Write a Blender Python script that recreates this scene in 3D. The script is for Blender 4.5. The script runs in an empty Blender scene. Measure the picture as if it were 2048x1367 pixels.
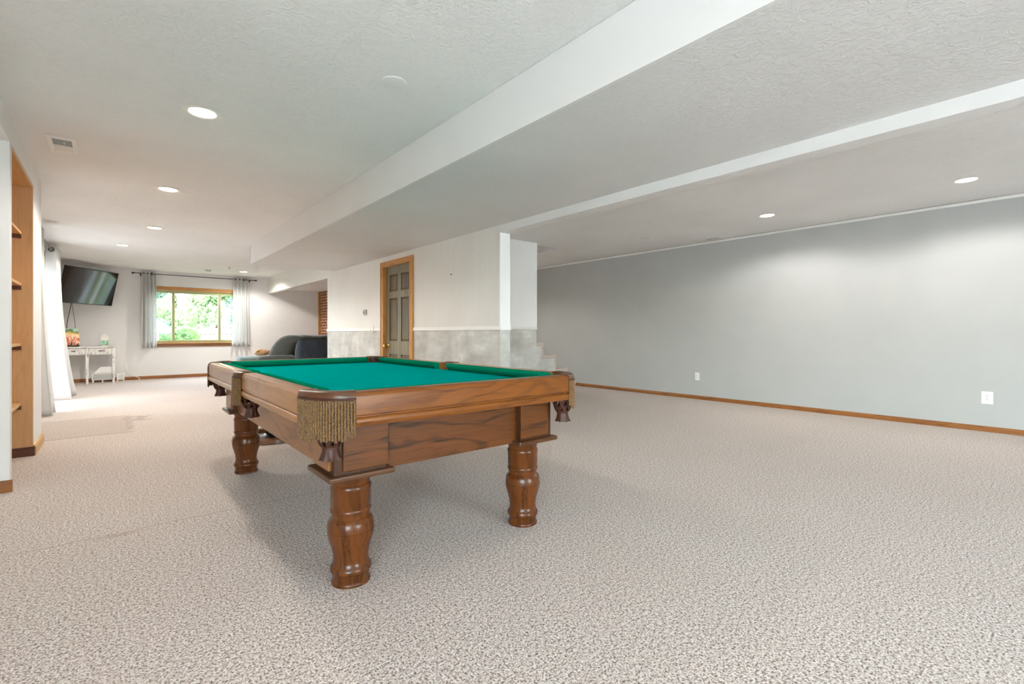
import bpy, bmesh, math, random
from mathutils import Vector, Matrix
random.seed(7)
S = bpy.context.scene
COL = S.collection
PI = math.pi

# ------------------------------------------------------------------ helpers
def lin(c):
    r = []
    for v in c:
        v /= 255.0
        r.append(v/12.92 if v <= 0.04045 else ((v+0.055)/1.055)**2.4)
    return (r[0], r[1], r[2], 1.0)

class MB:
    """collects shapes, builds ONE mesh object"""
    def __init__(self):
        self.v = []; self.f = []; self.m = []; self.mi = 0
    def add(self, vs, fs):
        n = len(self.v)
        self.v += [tuple(p) for p in vs]
        for f in fs:
            self.f.append(tuple(i+n for i in f)); self.m.append(self.mi)
        return self
    def box(self, x0, x1, y0, y1, z0, z1):
        vs = [(x0,y0,z0),(x1,y0,z0),(x1,y1,z0),(x0,y1,z0),(x0,y0,z1),(x1,y0,z1),(x1,y1,z1),(x0,y1,z1)]
        return self.add(vs, [(0,3,2,1),(4,5,6,7),(0,1,5,4),(1,2,6,5),(2,3,7,6),(3,0,4,7)])
    def obox(self, c, ax, ay, az, hx, hy, hz):
        c = Vector(c); ax = Vector(ax)*hx; ay = Vector(ay)*hy; az = Vector(az)*hz
        vs = [c-ax-ay-az, c+ax-ay-az, c+ax+ay-az, c-ax+ay-az, c-ax-ay+az, c+ax-ay+az, c+ax+ay+az, c-ax+ay+az]
        return self.add(vs, [(0,3,2,1),(4,5,6,7),(0,1,5,4),(1,2,6,5),(2,3,7,6),(3,0,4,7)])
    def lathe(self, prof, c=(0,0,0), n=32, axis='z', cap=True):
        vs = []; fs = []
        for r, h in prof:
            for k in range(n):
                a = 2*PI*k/n; p = (r*math.cos(a), r*math.sin(a), h)
                if axis == 'x': p = (h, p[0], p[1])
                elif axis == 'y': p = (p[1], h, p[0])
                vs.append((p[0]+c[0], p[1]+c[1], p[2]+c[2]))
        for i in range(len(prof)-1):
            for k in range(n):
                k2 = (k+1) % n
                fs.append((i*n+k, i*n+k2, (i+1)*n+k2, (i+1)*n+k))
        if cap:
            fs.append(tuple(range(n-1, -1, -1)))
            fs.append(tuple((len(prof)-1)*n+k for k in range(n)))
        return self.add(vs, fs)
    def tube(self, pts, r, n=8, cap=True):
        pts = [Vector(p) for p in pts]; vs = []; fs = []
        rr = r if isinstance(r, (list, tuple)) else [r]*len(pts)
        t0 = (pts[1]-pts[0]).normalized()
        up = Vector((0,0,1)) if abs(t0.z) < .9 else Vector((1,0,0))
        u = t0.cross(up).normalized()
        for i, p in enumerate(pts):
            t = (pts[min(i+1, len(pts)-1)]-pts[max(i-1, 0)]).normalized()
            u = (u - t*u.dot(t)).normalized(); w = t.cross(u)
            for k in range(n):
                a = 2*PI*k/n
                vs.append(p + (u*math.cos(a)+w*math.sin(a))*rr[i])
        for i in range(len(pts)-1):
            for k in range(n):
                k2 = (k+1) % n
                fs.append((i*n+k, i*n+k2, (i+1)*n+k2, (i+1)*n+k))
        if cap:
            fs.append(tuple(range(n-1, -1, -1))); fs.append(tuple((len(pts)-1)*n+k for k in range(n)))
        return self.add(vs, fs)
    def sections(self, secs, closed=True, cap=True):
        """loft: list of equal-length loops"""
        n = len(secs[0]); vs = []; fs = []
        for s in secs: vs += [tuple(p) for p in s]
        for i in range(len(secs)-1):
            for k in range(n if closed else n-1):
                k2 = (k+1) % n
                fs.append((i*n+k, i*n+k2, (i+1)*n+k2, (i+1)*n+k))
        if cap and closed:
            fs.append(tuple(range(n-1, -1, -1))); fs.append(tuple((len(secs)-1)*n+k for k in range(n)))
        return self.add(vs, fs)
    def poly(self, pts2, z0, z1):
        n = len(pts2)
        vs = [(p[0],p[1],z0) for p in pts2]+[(p[0],p[1],z1) for p in pts2]
        fs = [tuple(range(n-1,-1,-1)), tuple(range(n, 2*n))]
        for k in range(n):
            k2 = (k+1) % n; fs.append((k, k2, n+k2, n+k))
        return self.add(vs, fs)
    def build(self, name, mats, parent=None, smooth=False, bev=0, seg=2, loc=None, angle=40, solid=0, sub=0):
        me = bpy.data.meshes.new(name)
        me.from_pydata(self.v, [], self.f); 
        if not isinstance(mats, (list, tuple)): mats = [mats]
        for m in mats: me.materials.append(m)
        if len(mats) > 1: me.polygons.foreach_set('material_index', self.m)
        bm = bmesh.new(); bm.from_mesh(me)
        bmesh.ops.recalc_face_normals(bm, faces=bm.faces)
        bm.to_mesh(me); bm.free()
        if smooth:
            me.polygons.foreach_set('use_smooth', [True]*len(me.polygons))
            if angle < 180: me.set_sharp_from_angle(angle=math.radians(angle))
        me.update()
        o = bpy.data.objects.new(name, me); COL.objects.link(o)
        if parent is not None: o.parent = parent
        if loc is not None: o.location = loc
        if solid:
            s = o.modifiers.new('solid', 'SOLIDIFY'); s.thickness = solid; s.offset = 0
        if sub:
            s = o.modifiers.new('sub', 'SUBSURF'); s.levels = sub; s.render_levels = sub
        if bev:
            b = o.modifiers.new('bev', 'BEVEL'); b.width = bev; b.segments = seg
            b.limit_method = 'ANGLE'; b.angle_limit = math.radians(35)
        return o

def tag(o, label=None, cat=None, group=None, kind=None):
    if label: o['label'] = label
    if cat: o['category'] = cat
    if group: o['group'] = group
    if kind: o['kind'] = kind
    return o
def struct(o): o['kind'] = 'structure'; return o
def empty(name, loc, label, cat, group=None, rz=0):
    o = bpy.data.objects.new(name, None); COL.objects.link(o)
    o.empty_display_size = .1
    o.location = loc; o.rotation_euler = (0,0,rz)
    return tag(o, label, cat, group)
def dup(root, loc, label=None, rz=None):
    r = root.copy(); COL.objects.link(r); r.location = loc
    if rz is not None: r.rotation_euler = (0,0,rz)
    if label: r['label'] = label
    for ch in list(root.children):
        c = ch.copy(); COL.objects.link(c); c.parent = r
        for g in list(ch.children):
            d = g.copy(); COL.objects.link(d); d.parent = c
    return r

# ------------------------------------------------------------------ node DSL
class NT:
    def __init__(self, name):
        self.mat = bpy.data.materials.new(name); self.mat.use_nodes = True
        self.t = self.mat.node_tree; self.n = self.t.nodes; self.l = self.t.links
        self.b = self.n['Principled BSDF']; self.out = self.n['Material Output']
    def node(self, kind, **kw):
        nd = self.n.new(kind)
        for k, v in kw.items(): setattr(nd, k, v)
        return nd
    def set(self, sock, v):
        if hasattr(v, 'is_output') or isinstance(v, bpy.types.NodeSocket): self.l.new(v, sock)
        else: sock.default_value = v
    def math(self, op, a, b=0.0, c=0.0, clamp=False):
        nd = self.node('ShaderNodeMath', operation=op, use_clamp=clamp)
        self.set(nd.inputs[0], a); self.set(nd.inputs[1], b)
        if op in ('MULTIPLY_ADD', 'COMPARE'): self.set(nd.inputs[2], c)
        return nd.outputs[0]
    def coord(self, which='Object'):
        return self.node('ShaderNodeTexCoord').outputs[which]
    def pos(self):
        return self.node('ShaderNodeNewGeometry').outputs['Position']
    def mapping(self, v, scale=(1,1,1), rot=(0,0,0), loc=(0,0,0)):
        nd = self.node('ShaderNodeMapping'); self.set(nd.inputs['Vector'], v)
        nd.inputs['Scale'].default_value = scale; nd.inputs['Rotation'].default_value = rot
        nd.inputs['Location'].default_value = loc
        return nd.outputs[0]
    def noise(self, v, scale, detail=2, rough=.5, dist=0):
        nd = self.node('ShaderNodeTexNoise'); self.set(nd.inputs['Vector'], v)
        nd.inputs['Scale'].default_value = scale; nd.inputs['Detail'].default_value = detail
        nd.inputs['Roughness'].default_value = rough; nd.inputs['Distortion'].default_value = dist
        return nd.outputs['Fac']
    def ramp(self, f, stops, interp='LINEAR'):
        nd = self.node('ShaderNodeValToRGB'); self.set(nd.inputs[0], f)
        cr = nd.color_ramp; cr.interpolation = interp
        while len(cr.elements) < len(stops): cr.elements.new(.5)
        for e, (p, c) in zip(cr.elements, stops): e.position = p; e.color = c
        return nd.outputs[0]
    def mix(self, f, a, b, blend='MIX'):
        nd = self.node('ShaderNodeMix', data_type='RGBA', blend_type=blend)
        self.set(nd.inputs[0], f); self.set(nd.inputs[6], a); self.set(nd.inputs[7], b)
        return nd.outputs[2]
    def maprange(self, v, a, b, c=0.0, d=1.0, smooth=True):
        nd = self.node('ShaderNodeMapRange', interpolation_type='SMOOTHSTEP' if smooth else 'LINEAR')
        self.set(nd.inputs[0], v)
        for i, q in enumerate((a,b,c,d)): nd.inputs[i+1].default_value = q
        return nd.outputs[0]
    def sep(self, v):
        nd = self.node('ShaderNodeSeparateXYZ'); self.set(nd.inputs[0], v); return nd.outputs
    def bump(self, h, strength=.3, dist=.01):
        nd = self.node('ShaderNodeBump'); nd.inputs['Strength'].default_value = strength
        nd.inputs['Distance'].default_value = dist; self.set(nd.inputs['Height'], h)
        self.l.new(nd.outputs[0], self.b.inputs['Normal'])
    def fin(self, color, rough=.5, metal=0, spec=.5, sheen=0):
        self.set(self.b.inputs['Base Color'], color); self.set(self.b.inputs['Roughness'], rough)
        self.b.inputs['Metallic'].default_value = metal
        self.b.inputs['Specular IOR Level'].default_value = spec
        if sheen: self.b.inputs['Sheen Weight'].default_value = sheen
        return self.mat
    def win(self, x, a, b, e):   # 1 inside a..b with soft edge e
        return self.math('MULTIPLY', self.maprange(x, a-e, a+e), self.maprange(x, b-e, b+e, 1.0, 0.0))

def plain(name, c, rough=.5, metal=0, spec=.5, bump=0, bscale=200, sheen=0, var=0, vscale=6):
    m = NT(name); col = lin(c)
    v = m.coord()
    if var:
        f = m.noise(v, vscale, 4)
        lo = tuple(x*(1-var) for x in col[:3])+(1,); hi = tuple(min(1, x*(1+var)) for x in col[:3])+(1,)
        col = m.ramp(f, [(.3, lo), (.7, hi)])
    if bump: m.bump(m.noise(v, bscale, 3), bump, .004)
    return m.fin(col, rough, metal, spec, sheen)

def oak(name, axis, light, dark, rough=.35, rings=9.0, strength=1.0):
    m = NT(name); v = m.coord()
    def sc(a, x): s = [x, x, x]; s['xyz'.index(axis)] = a; return tuple(s)
    big = m.noise(m.mapping(v, sc(1.1, 5.0)), 1.0, 2, .5, .6)
    band = m.math('SINE', m.math('MULTIPLY', big, rings*6.283))
    band = m.maprange(band, -.2, 1.0)
    band = m.math('POWER', band, 4.5)
    pores = m.noise(m.mapping(v, sc(7, 150)), 1.0, 2, .6)
    pores = m.maprange(pores, .50, .72)
    soft = m.noise(m.mapping(v, sc(2.2, 60)), 1.0, 3)
    f = m.math('MULTIPLY_ADD', band, .55*strength, m.math('MULTIPLY', pores, .45), clamp=False)
    f = m.math('ADD', f, m.math('MULTIPLY_ADD', soft, .8, -.36), clamp=True)
    col = m.ramp(f, [(0, lin(light)), (.45, tuple((a*.6+b*.4) for a, b in zip(lin(light), lin(dark)))), (1, lin(dark))])
    m.bump(pores, .06, .002)
    m.b.inputs['Coat Weight'].default_value = .12; m.b.inputs['Coat Roughness'].default_value = .18
    return m.fin(col, rough, 0, .3)

def emit(name, c, s):
    m = NT(name); m.b.inputs['Base Color'].default_value = lin(c)
    m.b.inputs['Emission Color'].default_value = lin(c); m.b.inputs['Emission Strength'].default_value = s
    return m.mat

def glass_mat(name, tint=(245,250,248), refl=1.0):
    m = NT(name); t = m.node('ShaderNodeBsdfTransparent'); t.inputs[0].default_value = lin(tint)
    g = m.node('ShaderNodeBsdfGlossy'); g.inputs['Roughness'].default_value = .02
    fr = m.node('ShaderNodeFresnel'); fr.inputs[0].default_value = 1.45
    mx = m.node('ShaderNodeMixShader'); front = m.math('SUBTRACT', 1.0, m.node('ShaderNodeNewGeometry').outputs['Backfacing'])
    m.l.new(m.math('MULTIPLY', m.math('MULTIPLY', fr.outputs[0], refl), front), mx.inputs[0])
    m.l.new(t.outputs[0], mx.inputs[1]); m.l.new(g.outputs[0], mx.inputs[2]); m.l.new(mx.outputs[0], m.out.inputs[0])
    return m.mat

# ------------------------------------------------------------------ materials
def carpet_mat():
    m = NT('carpet'); p = m.pos(); x, y, z = m.sep(p)
    n1 = m.noise(p, 150, 3, .65); n2 = m.noise(p, 75, 2, .6); n3 = m.noise(p, 1.3, 3)
    f = m.math('MULTIPLY_ADD', n1, .65, m.math('MULTIPLY', n2, .35))
    col = m.ramp(f, [(.37, lin((92,77,68))), (.455, lin((176,157,144))), (.53, lin((219,204,192))), (.63, lin((242,233,225)))])
    col = m.mix(m.maprange(n3, .35, .7, 0, .12), col, lin((186,160,140)))
    wob = m.noise(p, 3.0, 2)
    yw = m.math('MULTIPLY_ADD', wob, .05, y)
    # seam across the carpet
    seam = m.math('MULTIPLY', m.win(yw, 3.125, 3.135, .006), m.win(x, -1.2, 1.35, .1))
    col = m.mix(m.math('MULTIPLY', seam, .55), col, lin((150,128,112)))
    # brown stain on the seam
    st = m.math('MULTIPLY', m.win(yw, 3.08, 3.12, .02), m.win(x, -.06, .09, .05))
    col = m.mix(m.math('MULTIPLY', st, .4), col, lin((150,112,86)))
    # pressed rectangle with dark dirty outline where furniture stood
    inr = m.math('MULTIPLY', m.win(yw, 6.22, 7.45, .03), m.win(x, -.8, .14, .02))
    col = m.mix(m.math('MULTIPLY', inr, .28), col, lin((150,124,104)))
    l1 = m.math('MULTIPLY', m.win(yw, 7.46, 7.5, .015), m.win(x, -.8, .16, .02))
    l2 = m.math('MULTIPLY', m.win(yw, 6.22, 6.25, .012), m.win(x, -.8, .16, .03))
    l3 = m.math('MULTIPLY', m.win(x, .12, .17, .02), m.win(y, 6.4, 7.4, .06))
    l4 = m.math('MULTIPLY', m.win(m.math('MULTIPLY_ADD', wob, .3, x), .28, .5, .06), m.win(y, 6.95, 7.35, .08))
    ln = m.math('MAXIMUM', m.math('MAXIMUM', l1, l2), m.math('MULTIPLY', m.math('MAXIMUM', l3, l4), m.maprange(m.noise(p, 18, 3), .3, .6)))
    col = m.mix(m.math('MULTIPLY', ln, .5), col, lin((110,94,84)))
    m.bump(f, .9, .012)
    return m.fin(col, .95, 0, .1, .25)

def wall_mat(name, c, rough=.6, bump=.04, bs=60):
    m = NT(name); p = m.pos()
    n = m.noise(p, 2.2, 4); col = lin(c)
    col2 = tuple(v*.955 for v in col[:3])+(1,)
    col = m.ramp(n, [(.3, col2), (.7, col)])
    m.bump(m.noise(p, bs, 3), bump, .004)
    return m.fin(col, rough, 0, .3)

def ceil_mat(name, c, strength=.5):
    m = NT(name); p = m.pos()
    a = m.noise(p, 26, 4, .6, 1.2); b = m.noise(p, 70, 3, .6, .4)
    h = m.math('MULTIPLY_ADD', m.maprange(a, .42, .62), .7, m.math('MULTIPLY', b, .4))
    n = m.noise(p, 1.1, 4); col = lin(c)
    col = m.ramp(n, [(.35, tuple(v*.94 for v in col[:3])+(1,)), (.65, col)])
    m.bump(h, strength, .006)
    return m.fin(col, .75, 0, .25)

def panel_wall_mat(name, c):   # painted sheet panelling, faint upright grain
    m = NT(name); p = m.pos()
    g = m.noise(m.mapping(p, (38, 38, .7)), 1.0, 4, .6)
    n = m.noise(p, 1.7, 4)
    col = lin(c); lo = tuple(v*.94 for v in col[:3])+(1,)
    c1 = m.ramp(g, [(.3, lo), (.65, col)])
    c1 = m.mix(m.maprange(n, .35, .75, 0, .25), c1, lin((206,200,190)))
    m.bump(g, .12, .004)
    return m.fin(c1, .55, 0, .3)

def plaster_mat(name):   # bare grey scuffed wainscot
    m = NT(name); p = m.pos()
    n = m.noise(p, 3.2, 6, .62, .4); n2 = m.noise(m.mapping(p, (3,3,14)), 1.0, 4, .6)
    f = m.math('MULTIPLY_ADD', n, .7, m.math('MULTIPLY', n2, .3))
    col = m.ramp(f, [(.33, lin((168,166,160))), (.48, lin((192,190,185))), (.58, lin((204,203,199))), (.68, lin((226,225,221)))])
    m.bump(n, .1, .004)
    return m.fin(col, .7, 0, .3)

def brick_mat():
    m = NT('brick'); v = m.coord()
    mp = m.mapping(v, (1,1,1), (0,0,0))
    s = m.sep(mp); cb = m.node('ShaderNodeCombineXYZ'); m.l.new(s[1], cb.inputs[0]); m.l.new(s[2], cb.inputs[1])
    b = m.node('ShaderNodeTexBrick'); m.l.new(cb.outputs[0], b.inputs['Vector'])
    b.inputs['Scale'].default_value = 1; b.inputs['Brick Width'].default_value = .21; b.inputs['Row Height'].default_value = .073
    b.inputs['Mortar Size'].default_value = .012; b.inputs['Mortar Smooth'].default_value = .1; b.inputs['Bias'].default_value = -.1
    b.inputs['Color1'].default_value = lin((158,96,66)); b.inputs['Color2'].default_value = lin((112,66,48)); b.inputs['Mortar'].default_value = lin((206,180,152))
    n = m.noise(v, 14, 4)
    col = m.mix(m.maprange(n, .4, .7, 0, .45), b.outputs[0], lin((70,48,40)), 'MIX')
    m.bump(b.outputs['Fac'], -.6, .01)
    return m.fin(col, .85, 0, .2)

def felt(name, c):
    m = NT(name); v = m.coord(); col = lin(c)
    n = m.noise(v, 9, 4); col = m.ramp(n, [(.3, tuple(x*.92 for x in col[:3])+(1,)), (.7, col)])
    m.bump(m.noise(v, 900, 2), .15, .001)
    return m.fin(col, 1.0, 0, 0, 0)

def distressed():
    m = NT('distressed_white'); v = m.coord()
    n = m.noise(m.mapping(v, (30, 30, 8)), 1.0, 5, .65); n2 = m.noise(v, 9, 3)
    f = m.math('MULTIPLY_ADD', n2, .4, m.math('MULTIPLY', n, .6))
    col = m.ramp(f, [(.36, lin((140,130,120))), (.42, lin((200,195,188))), (.49, lin((234,231,227)))])
    return m.fin(col, .6, 0, .3)

def stripes_bag():
    m = NT('bag_print'); v = m.coord('Generated'); x, y, z = m.sep(v)
    n = m.noise(v, 4.2, 2, .5, 1.2)
    base = m.ramp(m.math('ADD', z, m.math('MULTIPLY_ADD', n, .5, -.25)), [(.12, lin((40,60,36))), (.2, lin((196,58,34))), (.45, lin((222,108,64))), (.6, lin((244,206,166))), (.74, lin((240,182,30))), (.84, lin((46,104,40))), (.97, lin((200,226,206)))])
    sw = m.noise(m.mapping(v, (5,5,2), (0,.7,0)), 1.0, 2, .5, 1.5)
    col = m.mix(m.math('MULTIPLY', m.win(sw, .5, .58, .03), m.win(z, .1, .7, .08)), base, lin((246,222,190)))
    return m.fin(col, .4, 0, .4)

def carton_print():
    m = NT('carton_print'); v = m.coord('Generated'); x, y, z = m.sep(v)
    n = m.noise(v, 5.5, 3, .6, 1.0)
    leaf = m.ramp(n, [(.42, lin((120,182,150))), (.52, lin((196,226,206))), (.6, lin((64,140,104)))])
    col = m.mix(m.win(z, .16, .62, .01), lin((226,222,206)), leaf)
    col = m.mix(m.win(z, .09, .13, .01), col, lin((150,130,70)))
    return m.fin(col, .5, 0, .4)

def door_mat(name, c1, c2):
    m = NT(name); v = m.coord()
    n = m.noise(m.mapping(v, (14,14,1.6)), 1.0, 4, .6, .5); n2 = m.noise(m.mapping(v, (90,90,4)), 1.0, 3)
    f = m.math('MULTIPLY_ADD', n, .7, m.math('MULTIPLY', n2, .3))
    return m.fin(m.ramp(f, [(.32, lin(c2)), (.62, lin(c1))]), .45, 0, .4)

def fabric(name, c, var=.25, rough=.9, scale=28):
    m = NT(name); v = m.coord(); col = lin(c)
    n = m.noise(v, scale, 5, .65); n2 = m.noise(v, 4, 3)
    f = m.math('MULTIPLY_ADD', n, .6, m.math('MULTIPLY', n2, .4))
    col = m.ramp(f, [(.35, tuple(x*(1-var) for x in col[:3])+(1,)), (.65, tuple(min(1,x*(1+var)) for x in col[:3])+(1,))])
    m.bump(n, .2, .004)
    return m.fin(col, rough, 0, .2, .4)

def curtain_mat():
    m = NT('curtain_cloth'); v = m.coord()
    m.bump(m.noise(v, 500, 2), .1, .001)
    col = lin((224,224,222))
    m.fin(col, .85, 0, .2)
    tr = m.node('ShaderNodeBsdfTranslucent'); tr.inputs[0].default_value = lin((236,236,232))
    mx = m.node('ShaderNodeMixShader'); mx.inputs[0].default_value = .3
    m.l.new(m.b.outputs[0], mx.inputs[1]); m.l.new(tr.outputs[0], mx.inputs[2]); m.l.new(mx.outputs[0], m.out.inputs[0])
    return m.mat

def leaf_mat(name, c, c2):
    m = NT(name); oi = m.coord()
    n = m.noise(oi, 2.5, 3); col = m.ramp(n, [(.35, lin(c2)), (.65, lin(c))])
    m.fin(col, .5, 0, .3)
    tr = m.node('ShaderNodeBsdfTranslucent'); m.l.new(col, tr.inputs[0])
    mx = m.node('ShaderNodeMixShader'); mx.inputs[0].default_value = .45
    m.l.new(m.b.outputs[0], mx.inputs[1]); m.l.new(tr.outputs[0], mx.inputs[2]); m.l.new(mx.outputs[0], m.out.inputs[0])
    return m.mat

def cord_mat():
    m = NT('gold_cord'); v = m.coord()
    n = m.noise(v, 300, 2)
    return m.fin(m.ramp(n, [(.35, lin((80,50,20))), (.65, lin((134,96,46)))]), .5, 0, .4, .2)

def leather(name, c, rough=.33):
    m = NT(name); v = m.coord()
    n = m.noise(v, 8, 4); col = lin(c)
    m.bump(m.noise(v, 220, 3), .12, .002)
    return m.fin(m.ramp(n, [(.3, tuple(x*.7 for x in col[:3])+(1,)), (.7, col)]), rough, 0, .4)

M = dict(
    carpet=carpet_mat(),
    stair_carpet=None,
    white=wall_mat('white_wall', (228,226,224)),
    white_trim=plain('white_trim_paint', (232,230,226), .4),
    post=wall_mat('white_post_paint', (244,244,243), .45, .02),
    grey=wall_mat('grey_wall', (182,182,180), .5, .03, 110),
    nook=wall_mat('nook_wall', (226,223,222)),
    ceil=ceil_mat('ceiling_texture', (236,235,234), .5),
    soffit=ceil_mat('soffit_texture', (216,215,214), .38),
    beam=wall_mat('beam_paint', (222,220,218), .5, .06, 45),
    panelled=panel_wall_mat('panelled_white', (226,223,218)),
    plaster=plaster_mat('bare_wainscot'),
    base_oak=oak('baseboard_oak', 'y', (150,96,50), (84,46,20), .4, 5, .5),
    base_oak_x=oak('baseboard_oak_across', 'x', (150,96,50), (84,46,20), .4, 5, .5),
    base_dark=plain('baseboard_dark', (92,52,34), .4, var=.2),
    base_gold=oak('baseboard_gold', 'y', (206,162,92), (160,112,54), .4, 4, .4),
    maple=oak('bookcase_maple', 'z', (214,170,122), (188,142,96), .45, 5, .35),
    maple_y=oak('bookcase_shelf_maple', 'y', (210,166,112), (172,126,78), .4, 5, .35),
    cleat=plain('cleat_dark', (96,58,40), .5),
    brick=brick_mat(),
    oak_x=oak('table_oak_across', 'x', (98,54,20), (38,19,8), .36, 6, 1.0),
    oak_y_lit=oak('table_oak_along_lit', 'y', (140,92,50), (84,48,24), .32, 7, .9),  # same oak as the ends, side light put into a paler colour
    oak_z=oak('table_oak_turned', 'z', (98,52,19), (50,24,9), .26, 6, .8),
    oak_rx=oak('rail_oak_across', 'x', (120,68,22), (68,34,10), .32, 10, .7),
    oak_ry_lit=oak('rail_oak_along_lit', 'y', (158,108,62), (108,66,34), .28, 10, .5),  # paler than the end rails: light on the long sides is painted in
    oak_dark=oak('table_oak_dark', 'z', (74,42,22), (38,20,10), .35, 6, .7),
    flange_oak=oak('flange_oak', 'x', (88,54,30), (52,29,15), .35, 6, .6),
    felt=felt('green_felt', (0,150,143)),
    cushion=felt('green_cushion', (6,124,92)),
    leather=leather('brown_leather', (92,56,34)),
    net_leather=leather('pocket_leather', (74,38,24), .5),
    cord=cord_mat(),
    curtain=curtain_mat(),
    black=plain('black_metal', (22,22,22), .35),
    screen=plain('tv_screen', (8,9,11), .08, 0, .8),
    tvframe=plain('tv_bezel', (16,16,17), .3),
    tvback=plain('tv_back', (24,24,25), .5),
    desk=distressed(),
    pewter=plain('pewter', (120,112,100), .4, .8),
    bag=stripes_bag(), carton=carton_print(),
    plastic=plain('white_plastic', (234,233,228), .4),
    plastic_grey=plain('grey_plastic', (168,168,168), .5),
    slot=plain('slot_dark', (60,58,56), .6),
    vent=plain('vent_white', (222,220,214), .45, .1),
    vent_dark=plain('vent_inside', (70,68,64), .8),
    brass=plain('brass', (214,172,92), .2, 1),
    door_frame=door_mat('door_olive', (134,126,102), (100,88,66)),
    door_panel=door_mat('door_panel_brown', (106,92,66), (70,55,38)),
    casing=oak('casing_oak', 'z', (190,136,74), (140,88,40), .4, 5, .5),
    casing_y=oak('casing_oak_head', 'y', (190,136,74), (140,88,40), .4, 5, .5),
    win_oak=oak('window_oak', 'x', (186,134,72), (130,84,40), .45, 5, .5),
    win_sill=oak('sill_oak', 'x', (140,92,56), (96,58,34), .45, 5, .5),
    alu=plain('olive_aluminium', (150,150,104), .4, .3),
    dooralu=plain('white_door_frame', (214,212,206), .4),
    glass=glass_mat('window_glass', (245,250,248), .2), door_glass=glass_mat('door_glass', (176,178,177)),
    sofa=fabric('sofa_blue_grey', (48,57,68), .35), sofa_dark=fabric('sofa_olive_charcoal', (44,46,39), .4),
    ott=fabric('ottoman_teal_grey', (92,112,106), .2), floral=None,
    stool_cloth=fabric('stool_dark', (52,44,40), .2),
    stool_wood=oak('stool_wood', 'x', (120,78,46), (62,36,20), .35, 5, .5),
    grass=plain('lawn', (52,62,44), .9, var=.3, vscale=3),
    patio=plain('patio_concrete', (196,196,194), .8, var=.08),
    fence=plain('fence_wood', (112,98,78), .8, var=.15),
    canopy=plain('white_canopy', (240,240,238), .7),
    bark=plain('bark', (90,76,62), .9, var=.3),
    leafA=leaf_mat('leaf_green', (140,162,112), (84,116,70)),
    leafB=leaf_mat('leaf_light', (178,188,144), (114,140,96)),
    leafC=leaf_mat('leaf_blue', (138,158,136), (88,114,98)),
    leafD=leaf_mat('leaf_bush', (98,128,66), (60,88,48)),
    exterior=plain('siding', (205,202,196), .8),
    lens=emit('lamp_lens', (255,246,232), 14.0),
    lens_off=plain('lamp_lens_off', (226,222,214), .4),
    baffle=plain('lamp_trim', (236,234,230), .35),
)
def floral_mat():
    m = NT('floral_print'); v = m.coord()
    n = m.noise(v, 16, 3, .6, .8)
    return m.fin(m.ramp(n, [(.38, lin((120,112,60))), (.46, lin((232,188,140))), (.55, lin((206,130,88))), (.63, lin((240,220,196)))]), .8)
M['floral'] = floral_mat()

# ------------------------------------------------------------------ room shell
XR, YF, ZC = 6.82, 13.10, 2.37
XB, XD, ZB, ZH = 1.65, 2.97, 2.08, 2.005
XL, XLW = -.50, -.82
YBK = -4.6

b = MB(); b.box(-2.2, 7.0, -4.8, 6.1, -.12, 0); b.box(-.98, 7.0, 6.1, 13.3, -.12, 0)
struct(b.build('floor', M['carpet']))
b = MB()
b.box(-2.2, 4.95, -4.8, 6.1, ZC, ZC+.2); b.box(-.98, 4.95, 6.1, 13.3, ZC, ZC+.2); b.box(4.95, 7.0, -4.8, 5.5, ZC, ZC+.2); b.box(5.6, 7.0, 5.5, 13.3, ZC, ZC+.2); b.box(4.95, 5.6, 6.6, 13.3, ZC, ZC+.2)
struct(b.build('ceiling', M['ceil']))
b = MB(); b.box(4.3, 5.6, 5.5, 6.6, 4.4, 4.5); b.box(4.2, 4.3, 5.4, 6.7, ZC+.2, 4.5); b.box(5.6, 5.7, 5.4, 6.7, ZC+.2, 4.5); b.box(4.2, 5.7, 5.4, 5.5, ZC+.2, 4.5); b.box(4.2, 5.7, 6.6, 6.7, ZC+.2, 4.5)
struct(b.build('wall_stairwell', M['grey']))

# big dropped beam: face + underside
b = MB(); b.mi = 0
b.box(XB, XB+.02, YBK, 8.37, ZB, ZC-.002); b.box(XB, XD+.01, 8.35, 8.37, ZB, ZC-.002)
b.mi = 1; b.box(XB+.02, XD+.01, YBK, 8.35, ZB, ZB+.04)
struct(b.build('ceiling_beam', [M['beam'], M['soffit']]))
struct(MB().box(XD, XD+.115, YBK, 3.75, ZH, ZC-.002).build('wall_header', M['beam'], bev=.004))

# right wall
struct(MB().box(XR, XR+.15, -4.8, 8.2, 0, ZC).build('wall_right', M['grey']))
struct(MB().box(XR-.014, XR, YBK, 8.0, ZC-.037, ZC-.008).build('trim_1', M['white_trim'], bev=.003))
b = MB(); b.sections([[(XR, y, 0), (XR-.013, y, 0), (XR-.013, y, .035), (XR-.009, y, .045), (XR-.005, y, .056), (XR, y, .056)] for y in (YBK, 8.0)])
struct(b.build('baseboard_right', M['base_oak']))
struct(MB().box(3.1, 7.0, 8.0, 8.15, 0, ZC).build('wall_right_end', M['grey']))
BW = ((1.7, 3.5),); BZ0, BZ1 = .12, 2.06  # back window is added behind the camera for fill daylight
b = MB(); b.box(-2.2, BW[0][0], YBK-.15, YBK, 0, ZC); b.box(BW[0][1], 7.0, YBK-.15, YBK, 0, ZC)
for x0, x1 in BW: b.box(x0, x1, YBK-.15, YBK, 0, BZ0); b.box(x0, x1, YBK-.15, YBK, BZ1, ZC)
struct(b.build('wall_back', M['white']))
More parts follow.
